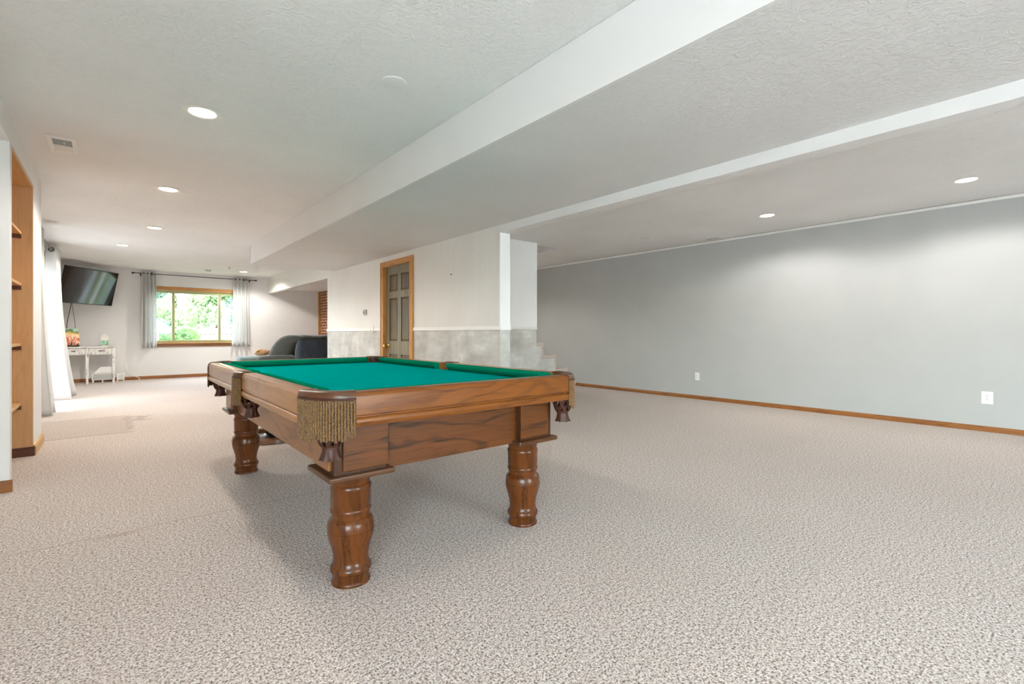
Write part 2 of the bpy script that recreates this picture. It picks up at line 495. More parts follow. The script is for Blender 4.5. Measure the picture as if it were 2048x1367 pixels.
for i, (x0, x1) in enumerate(BW):
    b = MB(); b.box(x0, x1, YBK-.1, YBK-.04, BZ0, BZ0+.06); b.box(x0, x1, YBK-.1, YBK-.04, BZ1-.06, BZ1)
    for x in (x0, (x0+x1)/2-.03, x1-.06): b.box(x, x+.06, YBK-.1, YBK-.04, BZ0, BZ1)
    wb = struct(b.build('window_%d' % (i+2), M['dooralu']))
    MB().box(x0+.03, x1-.03, YBK-.073, YBK-.068, BZ0+.03, BZ1-.03).build('glazing', M['glass'], wb)

# partition (door wall)
DY0, DY1, DZ = 5.60, 6.42, 1.945
CR = 1.032
b = MB()
for y0, y1 in ((3.75, DY0), (DY1, 8.75)):
    b.mi = 0; b.box(XD, XD+.125, y0, y1, CR, ZC)
    b.mi = 1; b.box(XD, XD+.125, y0, y1, 0, CR)
b.mi = 0; b.box(XD, XD+.125, DY0, DY1, DZ, ZC)
struct(b.build('wall_partition', [M['panelled'], M['plaster']]))
b = MB()
for y0, y1 in ((3.74, DY0-.075), (DY1+.065, 8.757)):
    b.sections([[(XD, y, CR), (XD-.012, y, CR), (XD-.014, y, CR+.01), (XD-.010, y, CR+.03), (XD-.004, y, CR+.043), (XD, y, CR+.043)] for y in (y0, y1)])
struct(b.build('trim_2', M['white_trim']))
# end face of partition: painted white post board + its wainscot
b = MB(); b.mi = 0; b.box(XD-.001, XD+.128, 3.742, 3.752, CR, ZH+.01); b.mi = 1; b.box(XD-.001, XD+.128, 3.742, 3.752, 0, CR)
b.mi = 0; b.box(XD-.001, XD+.132, 3.73, 3.742, CR, CR+.043)
struct(b.build('wall_post', [M['post'], M['plaster']]))
# panel beside the stairs
PX1 = 4.95
b = MB(); b.mi = 0; b.box(XD+.125, PX1, 5.35, 5.47, CR+.025, ZC); b.mi = 1; b.box(XD+.125, PX1, 5.35, 5.47, 0, CR+.025)
b.mi = 0; b.box(PX1-.03, PX1+.004, 5.343, 5.35, CR+.025, ZC)
struct(b.build('wall_stair_side', [M['post'], M['plaster']]))
b = MB(); b.sections([[(x, 5.35, CR+.025), (x, 5.338, CR+.025), (x, 5.336, CR+.035), (x, 5.341, CR+.055), (x, 5.346, CR+.068), (x, 5.35, CR+.068)] for x in (XD+.125, PX1+.004)])
struct(b.build('trim_3', M['white_trim']))

# nook beyond the partition, brick chimney breast
struct(MB().box(XD, XD+.125, 8.75, YF, 1.99, ZC).build('wall_nook_header', M['panelled']))
struct(MB().box(XD+.12, 4.4, 8.75, YF, 2.10, 2.16).build('ceiling_nook', M['ceil']))
struct(MB().box(4.26, 4.4, 8.7, YF, 0, 2.10).build('wall_brick', M['brick']))
struct(MB().box(XD+.125, 4.4, 8.6, 8.72, 0, 2.10).build('wall_nook_end', M['nook']))
struct(MB().box(4.205, 4.26, YF-.03, YF, 0, 2.10).build('trim_4', M['casing']))

# far wall with window opening
WX0, WX1, WZ0, WZ1 = .60, 2.40, .765, 1.955
b = MB(); b.box(-1.0, WX0, YF, YF+.2, 0, ZC); b.box(WX1, 4.4, YF, YF+.2, 0, ZC); b.box(WX0, WX1, YF, YF+.2, 0, WZ0); b.box(WX0, WX1, YF, YF+.2, WZ1, ZC)
struct(b.build('wall_far', M['white']))
b = MB(); b.sections([[(x, YF, 0), (x, YF-.014, 0), (x, YF-.014, .045), (x, YF-.008, .06), (x, YF, .07)] for x in (XLW, 4.2)])
struct(b.build('baseboard_far', M['base_oak_x']))

# left wall pieces
b = MB()
b.box(-.66, XL, YBK, 6.1, 2.21, ZC)                       # header over niche and bookcase
b.box(-1.75, XL, 4.35, 4.43, 0, 2.21)                      # jamb wall of near niche
b.box(-.95, XL, 5.53, 6.1, 0, 2.21)                       # pier
b.box(-.95, -.66, 4.43, 6.1, 2.21, ZC)
struct(b.build('wall_left', M['white']))
NW0, NW1 = -3.9, -.7  # niche window is added out of view to let in more daylight
b = MB(); b.box(-1.9, -1.75, -4.8, NW0, 0, ZC); b.box(-1.9, -1.75, NW1, 4.43, 0, ZC); b.box(-1.9, -1.75, NW0, NW1, 0, BZ0); b.box(-1.9, -1.75, NW0, NW1, BZ1, ZC)
struct(b.build('wall_niche', M['white']))
b = MB(); b.box(-1.86, -1.79, NW0, NW1, BZ0, BZ0+.06); b.box(-1.86, -1.79, NW0, NW1, BZ1-.06, BZ1)
for k in range(4):
    y = NW0+(NW1-NW0-.06)*k/3; b.box(-1.86, -1.79, y, y+.06, BZ0, BZ1)
wb = struct(b.build('window_4', M['dooralu']))
MB().box(-1.828, -1.823, NW0+.03, NW1-.03, BZ0+.03, BZ1-.03).build('glazing', M['glass'], wb)
struct(MB().box(-1.75, -.66, YBK, 4.35, 2.215, 2.26).build('ceiling_niche', M['ceil']))
SY0, SY1, SZ = 8.08, 9.96, 2.03
b = MB(); b.box(XLW-.16, XLW, 6.1, SY0, 0, ZC); b.box(XLW-.16, XLW, SY1, YF+.2, 0, ZC); b.box(XLW-.16, XLW, SY0, SY1, SZ, ZC)
struct(b.build('wall_left_rear', M['white']))
b = MB()
b.sections([[(x, 4.35, 0), (x, 4.335, 0), (x, 4.335, .05), (x, 4.342, .07), (x, 4.35, .075)] for x in (-1.75, XL+.014)])
struct(b.build('baseboard_niche', M['base_oak_x']))
b = MB(); b.sections([[(XL, y, 0), (XL+.016, y, 0), (XL+.016, y, .065), (XL+.008, y, .085), (XL, y, .09)] for y in (5.515, 6.12)])
struct(b.build('baseboard_left', M['base_gold']))

# ------------------------------------------------------------------ window_1 (far wall) and sliding door
b = MB(); b.box(WX0-.05, WX1+.05, YF-.018, YF, 1.955, 2.04); b.box(WX0-.05, WX1+.05, YF-.024, YF, 1.975, 1.985)
w = struct(b.build('window_1', M['win_oak'], bev=.003))
b = MB(); b.box(WX0-.06, WX0+.01, YF-.018, YF, .70, 1.955); b.box(WX1-.01, WX1+.06, YF-.018, YF, .70, 1.955)
b.build('casing', M['casing'], w, bev=.003)
b = MB(); b.box(WX0-.06, WX1+.06, YF-.02, YF, .695, .765); b.build('apron', M['win_sill'], w, bev=.003)
b = MB(); b.box(WX0-.08, WX1+.08, YF-.05, YF+.1, .765, .787); b.build('sill', M['win_oak'], w, bev=.003)
b = MB()
b.box(WX0, WX1, YF+.05, YF+.12, .787, .845); b.box(WX0, WX1, YF+.05, YF+.12, 1.90, 1.955)
b.box(WX0, WX0+.04, YF+.05, YF+.12, .8, 1.94); b.box(WX1-.04, WX1, YF+.05, YF+.12, .8, 1.94)
b.box(1.02, 1.075, YF+.055, YF+.115, .84, 1.91); b.box(1.915, 1.97, YF+.055, YF+.115, .84, 1.91)
b.build('sash', M['alu'], w, bev=.004)
b = MB(); b.box(WX0+.03, WX1-.03, YF+.083, YF+.087, .83, 1.92); b.build('glazing', M['glass'], w)
b = MB()
for z in (.99, 1.70): b.box(1.077, 1.095, YF+.04, YF+.06, z-.02, z+.02)
b.build('latch', M['slot'], w)

b = MB()
b.box(XLW-.12, XLW-.02, SY0, SY1, 1.97, SZ); b.box(XLW-.12, XLW-.02, SY0, SY1, 0, .05)
b.box(XLW-.12, XLW-.02, SY0, SY0+.09, .04, 1.98); b.box(XLW-.12, XLW-.02, SY1-.09, SY1, .04, 1.98)
b.box(XLW-.10, XLW-.04, 8.88, 9.16, .04, 1.98)
dd = struct(b.build('door_2', M['dooralu'], bev=.004))
b = MB(); b.box(XLW-.075, XLW-.07, SY0+.05, SY1-.05, .04, 1.98); b.build('glazing', M['door_glass'], dd)

# ------------------------------------------------------------------ door_1 (six panel)
b = MB()
sx0, sx1 = XD+.035, XD+.075
sy0, sy1 = DY0+.02, DY1-.02
cols = ((5.71, 5.955), (6.055, 6.305)); rows = ((.24, .71), (.89, 1.49), (1.585, 1.82))
ys = [sy0, cols[0][0], cols[0][1], cols[1][0], cols[1][1], sy1]
zs = [.01, rows[0][0], rows[0][1], rows[1][0], rows[1][1], rows[2][0], rows[2][1], DZ-.012]
for i in (0, 2, 4): b.box(sx0, sx1, ys[i], ys[i+1], zs[0], zs[-1])
for k in (0, 2, 4, 6):
    for i in (1, 3): b.box(sx0, sx1, ys[i], ys[i+1], zs[k], zs[k+1])
d1 = struct(b.build('door_1', M['door_frame']))
for c in cols:
    for r in rows:
        b = MB()
        b.box(sx0+.014, sx1-.005, c[0], c[1], r[0], r[1])
        m_ = .03
        b.sections([[(sx0+.014, c[0]+.008, r[0]+.008), (sx0+.014, c[1]-.008, r[0]+.008), (sx0+.014, c[1]-.008, r[1]-.008), (sx0+.014, c[0]+.008, r[1]-.008)],
                    [(sx0+.004, c[0]+m_, r[0]+m_), (sx0+.004, c[1]-m_, r[0]+m_), (sx0+.004, c[1]-m_, r[1]-m_), (sx0+.004, c[0]+m_, r[1]-m_)]])
        b.build('panel', M['door_panel'], d1)
b = MB(); b.lathe([(.03,0),(.032,-.004),(.026,-.01),(.011,-.014),(.010,-.03),(.018,-.036),(.027,-.047),(.028,-.058),(.02,-.068),(.004,-.071)], (sx0, 6.345, .82), 24, 'x')
b.build('knob', M['brass'], d1, smooth=True)
for z in (.90, 1.66):
    b = MB(); b.tube([(sx0-.006, sy0-.004, z-.045), (sx0-.006, sy0-.004, z+.045)], .008, 10); b.box(sx0-.002, sx0, sy0, sy0+.03, z-.045, z+.045)
    b.build('hinge', M['brass'], d1)
b = MB()
b.box(XD-.02, XD+.13, DY0-.005, DY0+.018, 0, DZ); b.box(XD-.02, XD+.13, DY1-.018, DY1+.005, 0, DZ)
b.box(XD-.02, XD, DY0-.07, DY0, 0, DZ+.055); b.box(XD-.02, XD, DY1, DY1+.06, 0, DZ+.055)
b.box(XD-.026, XD, DY0-.075, DY0-.058, 0, DZ+.06); b.box(XD-.026, XD, DY1+.048, DY1+.065, 0, DZ+.06)
b.build('jamb', M['casing'], d1, bev=.003)
b = MB(); b.box(XD-.02, XD, DY0, DY1, DZ, DZ+.055); b.box(XD-.026, XD, DY0-.06, DY1+.05, DZ+.045, DZ+.06); b.box(XD-.02, XD+.13, DY0+.018, DY1-.018, DZ-.012, DZ)
b.build('head_casing', M['casing_y'], d1, bev=.003)
struct(MB().box(XD+.126, XD+.20, DY0-.1, DY1+.1, 0, 2.2).build('wall_closet', M['nook']))

# ------------------------------------------------------------------ stairs
noses = [(5.84, .22), (5.66, .44), (5.39, .66), (5.12, .855), (4.85, 1.05), (4.58, 1.245), (4.31, 1.44), (4.04, 1.635)]
st = empty('staircase', (5.0, 5.95, 0), 'short carpeted staircase climbing behind the white stair panel', 'stairs')
def sty(a, c):   # split front edge so nothing enters the panel wall
    return [(max(a, PX1+.004), c, 5.36)] if a >= PX1-.3 and c > PX1 else []
b = MB(); prev = 0
for x, z in noses:
    b.box(3.3, x-.03, 5.48, 6.5, prev, z-.004)
    if x-.03 > PX1+.004: b.box(PX1+.004, x-.03, 5.365, 5.48, prev, z-.004)
    prev = z-.004
o = b.build('stringer', M['plaster'], st); o.location = (-5.0, -5.95, 0)
b = MB(); prev = 0
for i, (x, z) in enumerate(noses):
    nx = (noses[i+1][0] if i+1 < len(noses) else x-.3)-.03
    for x0, x1, z0, z1 in ((nx, x, z-.055, z), (x-.045, x-.008, prev, z-.05)):
        b.box(x0, x1, 5.48, 6.5, z0, z1)
        if x1 > PX1+.01: b.box(max(x0, PX1+.004), x1, 5.36, 5.48, z0, z1)
    prev = z
o = b.build('carpet_runner', M['carpet'], st, bev=.01, seg=2); o.location = (-5.0, -5.95, 0)

# ------------------------------------------------------------------ bookcase
bk = empty('bookcase', (XL, 4.98, 0), 'tall built-in maple bookcase recessed in the white wall', 'bookcase')
def L(o):  # world-built part under a root at non-zero location
    o.matrix_parent_inverse = Matrix.Translation(-Vector(o.parent.location)); return o
y0, y1 = 4.43, 5.53
b = MB(); b.box(-.86, XL-.002, y1-.02, y1-.001, 0, 2.205); b.box(-.86, XL-.002, y0+.001, y0+.02, 0, 2.205); L(b.build('side_panel', M['maple'], bk))
b = MB(); b.box(-.88, -.86, y0+.001, y1-.001, 0, 2.205); L(b.build('back_panel', M['maple'], bk))
b = MB(); b.box(-.86, XL-.002, y0+.02, y1-.02, 2.185, 2.205); L(b.build('top_panel', M['maple_y'], bk))
for z in (.42, .90, 1.385, 1.80):
    b = MB(); b.box(-.86, -.567, y0+.021, y1-.021, z-.003, z+.019); sh = L(b.build('shelf', M['maple_y'], bk, bev=.003))
    for ya in (y1-.036, y0+.021): MB().box(-.86, -.567, ya, ya+.015, z-.035, z-.003).build('cleat', M['cleat'], sh)
b = MB(); b.box(-.86, XL+.012, y1-.034, y1-.02, 0, .06); b.box(-.86, XL+.012, y1-.03, y1-.02, .06, .075); L(b.build('kickboard', M['base_dark'], bk, bev=.003))

# ------------------------------------------------------------------ pool table
TX, TY = 1.206, 2.904
pt = empty('pool_table', (TX, TY, 0), 'oak pool table with green felt, turned legs and fringed leather pockets', 'pool table')
HW, HL = .686, 1.249
CX_, CY_ = .142, .183      # where rails stop short of each corner
ZT = .79
RP = [(-.078,.70),(-.078,ZT-.004),(-.060,ZT),(-.016,ZT),(-.007,ZT-.003),(-.001,ZT-.011),(0,ZT-.018),(0,.708),(-.006,.704),(-.006,.699),(.000,.695),(.003,.688),(.003,.678),(-.003,.667),(-.05,.667),(-.05,.70)]
def rail(side, a, c, mat):
    b = MB(); secs = []
    for t in (a, c):
        s = []
        for u, z in RP:
            s.append({'-y': (t, -HL-u, z), '+y': (t, HL+u, z), '-x': (-HW-u, t, z), '+x': (HW+u, t, z)}[side])
        secs.append(s)
    b.sections(secs); b.build('rail', mat, pt, smooth=True, angle=30)
SG = .075; SC = .015
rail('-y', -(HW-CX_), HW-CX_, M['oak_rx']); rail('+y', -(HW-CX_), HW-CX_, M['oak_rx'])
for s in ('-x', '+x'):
    rail(s, -(HL-CY_), SC-SG, M['oak_ry_lit']); rail(s, SC+SG, HL-CY_, M['oak_ry_lit'])
# cushions
CP = [(-.079, ZT-.0010), (-.100, ZT-.0015), (-.121, ZT-.0035), (-.127, ZT-.007), (-.128, ZT-.013), (-.113, ZT-.032), (-.098, ZT-.046), (-.079, ZT-.046)]
def cushion(side, a, c, ka, kc):
    b = MB(); secs = []
    for t, k in ((a, ka), (c, kc)):
        s = []
        for u, z in CP:
            tt = t + k*(-u-.079)
            s.append({'-y': (tt, -HL-u, z), '+y': (tt, HL+u, z), '-x': (-HW-u, tt, z), '+x': (HW+u, tt, z)}[side])
        secs.append(s)
    b.sections(secs); b.build('cushion', M['cushion'], pt, smooth=True, angle=50)
for s in ('-y', '+y'): cushion(s, -(HW-CX_)+.012, HW-CX_-.012, .8, -.8)
for s in ('-x', '+x'):
    cushion(s, -(HL-CY_)+.012, SC-SG-.0, .8, -.35); cushion(s, SC+SG, HL-CY_-.012, .35, -.8)
# bed
bx, by = HW-.085, HL-.085
k1, k2 = .085, .05
pts = [(-bx+k1,-by),(bx-k1,-by),(bx-.02,-by+k1-.02),(bx,-by+k1),(bx,SC-k2),(bx-.02,SC-k2+.01),(bx-.02,SC+k2-.01),(bx,SC+k2),(bx,by-k1),(bx-k1,by),(-bx+k1,by),(-bx,by-k1),(-bx,SC+k2),(-bx+.02,SC+k2-.01),(-bx+.02,SC-k2+.01),(-bx,SC-k2),(-bx,-by+k1)]
MB().poly(pts, .715, .744).build('playing_bed', M['felt'], pt)
# pockets
def twisted(b, x, y, zt, zb, r, ph):
    n = max(8, int((zt-zb)/.0042))
    for s in (0, 1):
        pts = []
        for i in range(n+1):
            z = zt+(zb-zt)*i/n; a = ph + s*PI + i*1.15
            pts.append((x+math.cos(a)*r*.52, y+math.sin(a)*r*.52, z))
        b.tube(pts, r*.60, 5)
def pocket(kind, sx, sy):
    if kind == 'corner':
        A = Vector((sx*HW, sy*(HL-CY_), 0)); B = Vector((sx*(HW-CX_), sy*HL, 0)); Cn = Vector((sx*HW, sy*HL, 0)); Mid = (A+B)/2; C = Mid+(Cn-Mid)*.72
        cen = Vector((sx*.600, sy*1.152, 0)); path = [A*(1-t)**2+C*2*t*(1-t)+B*t*t for t in [i/16 for i in range(17)]]
        inw = .052
    else:
        A = Vector((sx*HW, SC-SG, 0)); B = Vector((sx*HW, SC+SG, 0)); Mid = (A+B)/2; C = Mid+Vector((sx*.05, 0, 0))
        cen = Vector((sx*(HW-.062), SC, 0)); path = [A*(1-t)**2+C*2*t*(1-t)+B*t*t for t in [i/12 for i in range(13)]]
        inw = .042
    prof = [(-1, -.018), (-1, .001), (-.86, .0045), (-.4, .005), (-.2, .004), (-.06, -.002), (0.0, -.010), (.01, -.019), (-.1, -.021), (-.3, -.015)]
    secs = []
    for i, p in enumerate(path):
        t = (path[min(i+1, len(path)-1)]-path[max(i-1, 0)]).normalized()
        nrm = Vector((t.y, -t.x, 0));
        if nrm.dot(cen-p) > 0: nrm = -nrm
        e = abs(i/(len(path)-1)-.5)*2
        iw = inw*(1 + .45*e**3)
        secs.append([(p.x+nrm.x*(.003+iw*u), p.y+nrm.y*(.003+iw*u), ZT+h) for u, h in prof])
    b = MB(); b.sections(secs); cap = b.build('pocket', M['leather'], pt, smooth=True, angle=60)
    # stitched seam under the leather
    b = MB(); sp = []
    for i, p in enumerate(path):
        t = (path[min(i+1, len(path)-1)]-path[max(i-1, 0)]).normalized(); nrm = Vector((t.y, -t.x, 0))
        if nrm.dot(cen-p) > 0: nrm = -nrm
        sp.append(p+nrm*.003)
    b.tube([(p.x, p.y, ZT-.0235) for p in sp], .0035, 6)
    b.sections([[(p.x, p.y, ZT-.022), (p.x, p.y, ZT-.036)] for p in sp], closed=False)
    b.sections([[(p.x+(cen.x-p.x)*.16, p.y+(cen.y-p.y)*.16, ZT-.012), (p.x+(cen.x-p.x)*.16, p.y+(cen.y-p.y)*.16, .655)] for p in sp], closed=False)
    b.build('welt', M['net_leather'], cap)
    # fringe
    b = MB()
    Ln = [0]
    for i in range(1, len(sp)): Ln.append(Ln[-1]+(sp[i]-sp[i-1]).length)
    n = int(Ln[-1]/.0105)
    for k in range(n):
        d = (k+.5)/n*Ln[-1]; i = max(j for j in range(len(Ln)) if Ln[j] <= d); i = min(i, len(sp)-2)
        q = sp[i].lerp(sp[i+1], (d-Ln[i])/(Ln[i+1]-Ln[i]))
        twisted(b, q.x, q.y, ZT-.028, .622+random.uniform(-.006, .006)+(.012 if k > n*.86 and kind == 'corner' else 0), .0047, random.random()*6)
    b.build('fringe', M['cord'], cap, smooth=True, angle=180)
    # woven leather basket
    b = MB()
    R = lambda z: (.05 if z > .655 else .029+(.05-.029)*((z-.592)/.063)**.6)
    for k in range(9):
        for sg in (1, -1):
            secs = []
            for i in range(13):
                z = .735-.143*i/12; a = 2*PI*k/9+sg*i/12*1.5; r = R(max(z, .592))
                ca, sa = math.cos(a), math.sin(a); w = .0065/r
                r2 = r+(.002 if sg > 0 else 0)
                secs.append([(cen.x+r2*math.cos(a-w), cen.y+r2*math.sin(a-w), z), (cen.x+r2*math.cos(a+w), cen.y+r2*math.sin(a+w), z),
                             (cen.x+(r2+.003)*math.cos(a+w), cen.y+(r2+.003)*math.sin(a+w), z), (cen.x+(r2+.003)*math.cos(a-w), cen.y+(r2+.003)*math.sin(a-w), z)])
            b.sections(secs)
    b.lathe([(.052,.738),(.056,.738),(.056,.715),(.052,.715)], (cen.x, cen.y, 0), 28, cap=False)
    b.lathe([(.027,.600),(.031,.598),(.030,.585),(.027,.583)], (cen.x, cen.y, 0), 28, cap=False)
    n = 28; secs = []
    for z, r, am in ((.592,.028,0), (.575,.029,.001), (.555,.033,.003), (.543,.037,.006)):
        secs.append([(cen.x+(r+am*math.cos(k*7*2*PI/n))*math.cos(2*PI*k/n), cen.y+(r+am*math.cos(k*7*2*PI/n))*math.sin(2*PI*k/n), z) for k in range(n)])
    b.sections(secs, cap=False); b.lathe([(.004,.588),(.028,.59)], (cen.x,cen.y,0), 28, cap=True)
    b.build('basket', M['net_leather'], cap, smooth=True, angle=50)
for sx in (-1, 1):
    for sy in (-1, 1): pocket('corner', sx, sy)
    pocket('side', sx, 0)
# frame below the rails
LX, LY, BH = .463, .992, .116
b = MB(); b.box(-LX+.10, LX-.10, -LY-BH+.045, -LY-BH+.065, .448, .668); b.build('apron', M['oak_x'], pt)
b = MB(); b.box(-LX+.10, LX-.10, LY+BH-.065, LY+BH-.045, .448, .668); b.build('apron', M['oak_x'], pt)
for s in (-1, 1):
    x0, x1 = sorted((s*(LX+BH-.042), s*(LX+BH-.062)))
    b = MB(); b.box(x0, x1, -LY+.10, LY-.10, .448, .668); b.build('apron', M['oak_y_lit'], pt)
b = MB(); b.box(-HW+.055, HW-.055, -HL+.055, HL-.055, .668, .714); b.build('bed_frame', M['oak_dark'], pt)
LEGP = [(.088,.440),(.086,.432),(.078,.418),(.0745,.402),(.0745,.398),(.0795,.392),(.0805,.384),(.0805,.378),(.0785,.374),(.0785,.312),(.0755,.308),(.0755,.304),(.079,.300),(.0805,.293),(.079,.286),(.0745,.283),(.0742,.266),(.077,.263),(.084,.256),(.0885,.244),(.0905,.226),(.0912,.214),(.0895,.2125),(.0912,.211),(.0902,.198),(.0868,.182),(.082,.166),(.0768,.148),(.0715,.126),(.0685,.104),(.0685,.094),(.0705,.080),(.076,.071),(.0795,.066),(.0805,.058),(.0795,.051),(.0745,.046),(.0725,.043),(.0712,.020),(.0712,.016),(.075,.012),(.0768,.006),(.0755,.0)]
for sx in (-1, 1):
    for sy in (-1, 1):
        cx, cy = sx*LX, sy*LY; h = BH-.012
        b = MB(); b.box(cx-h, cx+h, cy-h, cy+h, .462, .668)
        blk = b.build('corner_block', M['oak_dark'], pt)
        b = MB()
        o0, o1 = .030, .006
        xa, xb = sorted((cx+sx*(BH-o0-.012), cx-sx*(BH-o1))); ya, yb = sorted((cy+sy*(BH-.016), cy+sy*BH)); b.box(xa, xb, ya, yb, .474, .666)
        b.build('panel', M['oak_x'], blk, bev=.004)
        b = MB()
        ya, yb = sorted((cy+sy*(BH-o0-.012), cy-sy*(BH-o1))); xa, xb = sorted((cx+sx*(BH-.016), cx+sx*BH)); b.box(xa, xb, ya, yb, .474, .666)
        b.build('panel', M['oak_y_lit'], blk, bev=.004)
        b = MB(); b.box(cx-.132, cx+.132, cy-.132, cy+.132, .440, .462); b.build('flange', M['flange_oak'], pt, bev=.007, seg=3)
        b = MB(); b.lathe(LEGP, (0,0,0), 48); b.build('leg', M['oak_z'], pt, smooth=True, angle=38, loc=(cx, cy, 0))

# ------------------------------------------------------------------ swivel stool behind the table
so = empty('swivel_stool', (1.16, 4.99, 0), 'low round swivel stool on a wooden ring base behind the pool table', 'stool')
b = MB(); n = 40; secs = []
for k in range(n+1):
    a = 2*PI*k/n; ca, sa = math.cos(a), math.sin(a)
    secs.append([(r*ca, r*sa, z) for r, z in ((.325,.004),(.32,.04),(.305,.05),(.27,.05),(.258,.04),(.258,.004))])
b.sections(secs, cap=False); b.build('ring_base', M['stool_wood'], so, smooth=True, angle=40)
b = MB(); b.lathe([(.255,.006),(.25,.014),(.08,.03),(.05,.05),(.045,.3)], (0,0,0), 32); b.build('pedestal', M['black'], so, smooth=True, angle=40)
b = MB(); b.lathe([(.19,.30),(.225,.31),(.235,.34),(.235,.40),(.215,.43),(.12,.445),(.01,.447)], (0,0,0), 36); b.build('seat', M['stool_cloth'], so, smooth=True, angle=60)

# ------------------------------------------------------------------ curtains
def curtain(root, name, p0, p1, z1, z0, folds, amp, flare, nrm, mat, phase=0, flare_w=0.0, nx=90, nz=24, slump=0):
    """sheet hanging along p0->p1, wavy along normal nrm"""
    p0 = Vector(p0); p1 = Vector(p1); nrm = Vector(nrm); mid = (p0+p1)/2
    secs = []
    for j in range(nz+1):
        v = j/nz; z = z1+(z0-z1)*v; row = []
        for i in range(nx+1):
            u = i/nx
            q = p0.lerp(p1, u); q = mid+(q-mid)*(1+flare_w*v**1.6)
            w = math.sin(2*PI*folds*u+phase)*amp*(1+.35*v)+math.sin(2*PI*folds*.53*u+1.3+v*2)*amp*.25*v
            q = q+nrm*(w+flare*v**2.2*(.6+.4*math.sin(2*PI*u*1.2+phase)))
            zz = z
            row.append((q.x, q.y, zz))
        secs.append(row)
    b = MB(); b.sections(secs, closed=False); o = b.build(name, mat, root, smooth=True, angle=180, solid=.004)
    return o
def grommets(parent, p0, p1, z, n, along):
    b = MB()
    p0 = Vector(p0); p1 = Vector(p1)
    for i in range(n):
        q = p0.lerp(p1, (i+.5)/n)
        prof = [(.019,-.004),(.026,-.004),(.026,.004),(.019,.004),(.019,-.004)]
        b.lathe(prof, (q.x, q.y, z), 18, along, cap=False)
    return b.build('grommet', M['pewter'], parent, smooth=True, angle=40)
# far window rod
RZ, RY = 2.285, YF-.085
rd = empty('curtain_rod', (1.51, RY, RZ), 'thin black curtain rod above the far oak-framed window', 'curtain rod')
b = MB(); b.tube([(-1.15,0,.008),(1.15,0,0)], .008, 10); b.build('pole', M['black'], rd, smooth=True)
for s in (-1, 1):
    b = MB(); b.lathe([(.010,0),(.016,.006),(.016,.012),(.010,.018),(.021,.03),(.021,.042),(.012,.052)], (0,0,0), 14, 'x')
    o = b.build('finial', M['black'], rd, smooth=True); o.location = (s*1.15, 0, .004); o.scale = (s, 1, 1)
    b = MB(); b.tube([(s*1.05,0,-.012),(s*1.05,.04,-.014),(s*1.05,.083,-.014)], .006, 8); b.box(s*1.05-.012, s*1.05+.012, .075, .084, -.045, .015); b.lathe([(.015,-.01),(.015,.01)], (s*1.05,0,0), 12, 'x')
    b.build('bracket', M['black'], rd)
for (xa, xb, lab, fw) in ((.47, .73, 'short white curtain bunched on the window side nearer the television', .05), (2.20, 2.53, 'short white curtain bunched on the window side nearer the sofa', .16)):
    c = empty('window_curtain', ((xa+xb)/2, RY, .685), lab, 'curtain', 'short curtains at the far window')
    h = (xb-xa)/2
    o = curtain(c, 'drape', (-h,0,0), (h,0,0), 1.645, 0, 4, .035, .02, (0,-1,0), M['curtain'], .4, fw)
    for i in range(2):
        b = MB(); b.lathe([(.02,-.004),(.03,-.004),(.03,.004),(.02,.004),(.02,-.004)], ((-h+.012) if i == 0 else h*.45, -.04, 1.598), 18, 'y' if i else 'x', cap=False)
        b.build('grommet', M['black'], c, smooth=True, angle=40)
# sliding door rod and drapes
rd2 = empty('curtain_rod', (-.70, 9.1, 2.24), 'grey curtain rod above the sliding door between the long drapes', 'curtain rod')
b = MB(); b.tube([(0,-1.25,0),(0,1.55,0)], .010, 10); b.build('pole', M['pewter'], rd2, smooth=True)
for y in (-1.1, 1.3):
    b = MB(); b.tube([(0,y,0),(-.06,y,0),(-.12,y,-.0)], .007, 8); b.box(-.12,-.11,y-.015,y+.015,-.04,.04); b.build('bracket', M['pewter'], rd2)
for y, q in ((1.55, 1), (-1.25, -1)):
    MB().lathe([(.012,0),(.02,q*.008),(.02,q*.02),(.008,q*.03)], (0,y,0), 14, 'y').build('finial', M['black'], rd2, smooth=True)
c = empty('long_curtain', (-.70, 8.2, 0), 'floor-length white drape spilling beside the maple bookcase pier', 'curtain', 'floor-length drapes at the sliding door')
curtain(c, 'drape', (0,-.24,0), (0,.14,0), 2.29, .01, 4, .045, .10, (1,0,0), M['curtain'], .9, .15)
c = empty('long_curtain', (-.70, 10.1, 0), 'floor-length white drape hanging in front of the television', 'curtain', 'floor-length drapes at the sliding door')
curtain(c, 'drape', (0,-.30,0), (0,.30,0), 2.29, .01, 3.5, .07, .17, (1,0,0), M['curtain'], 2.2, .1)
b = MB(); b.lathe([(.022,-.004),(.034,-.004),(.034,.004),(.022,.004),(.022,-.004)], (.0,-.30,2.24), 18, 'y', cap=False); b.build('grommet', M['black'], c, smooth=True, angle=40)

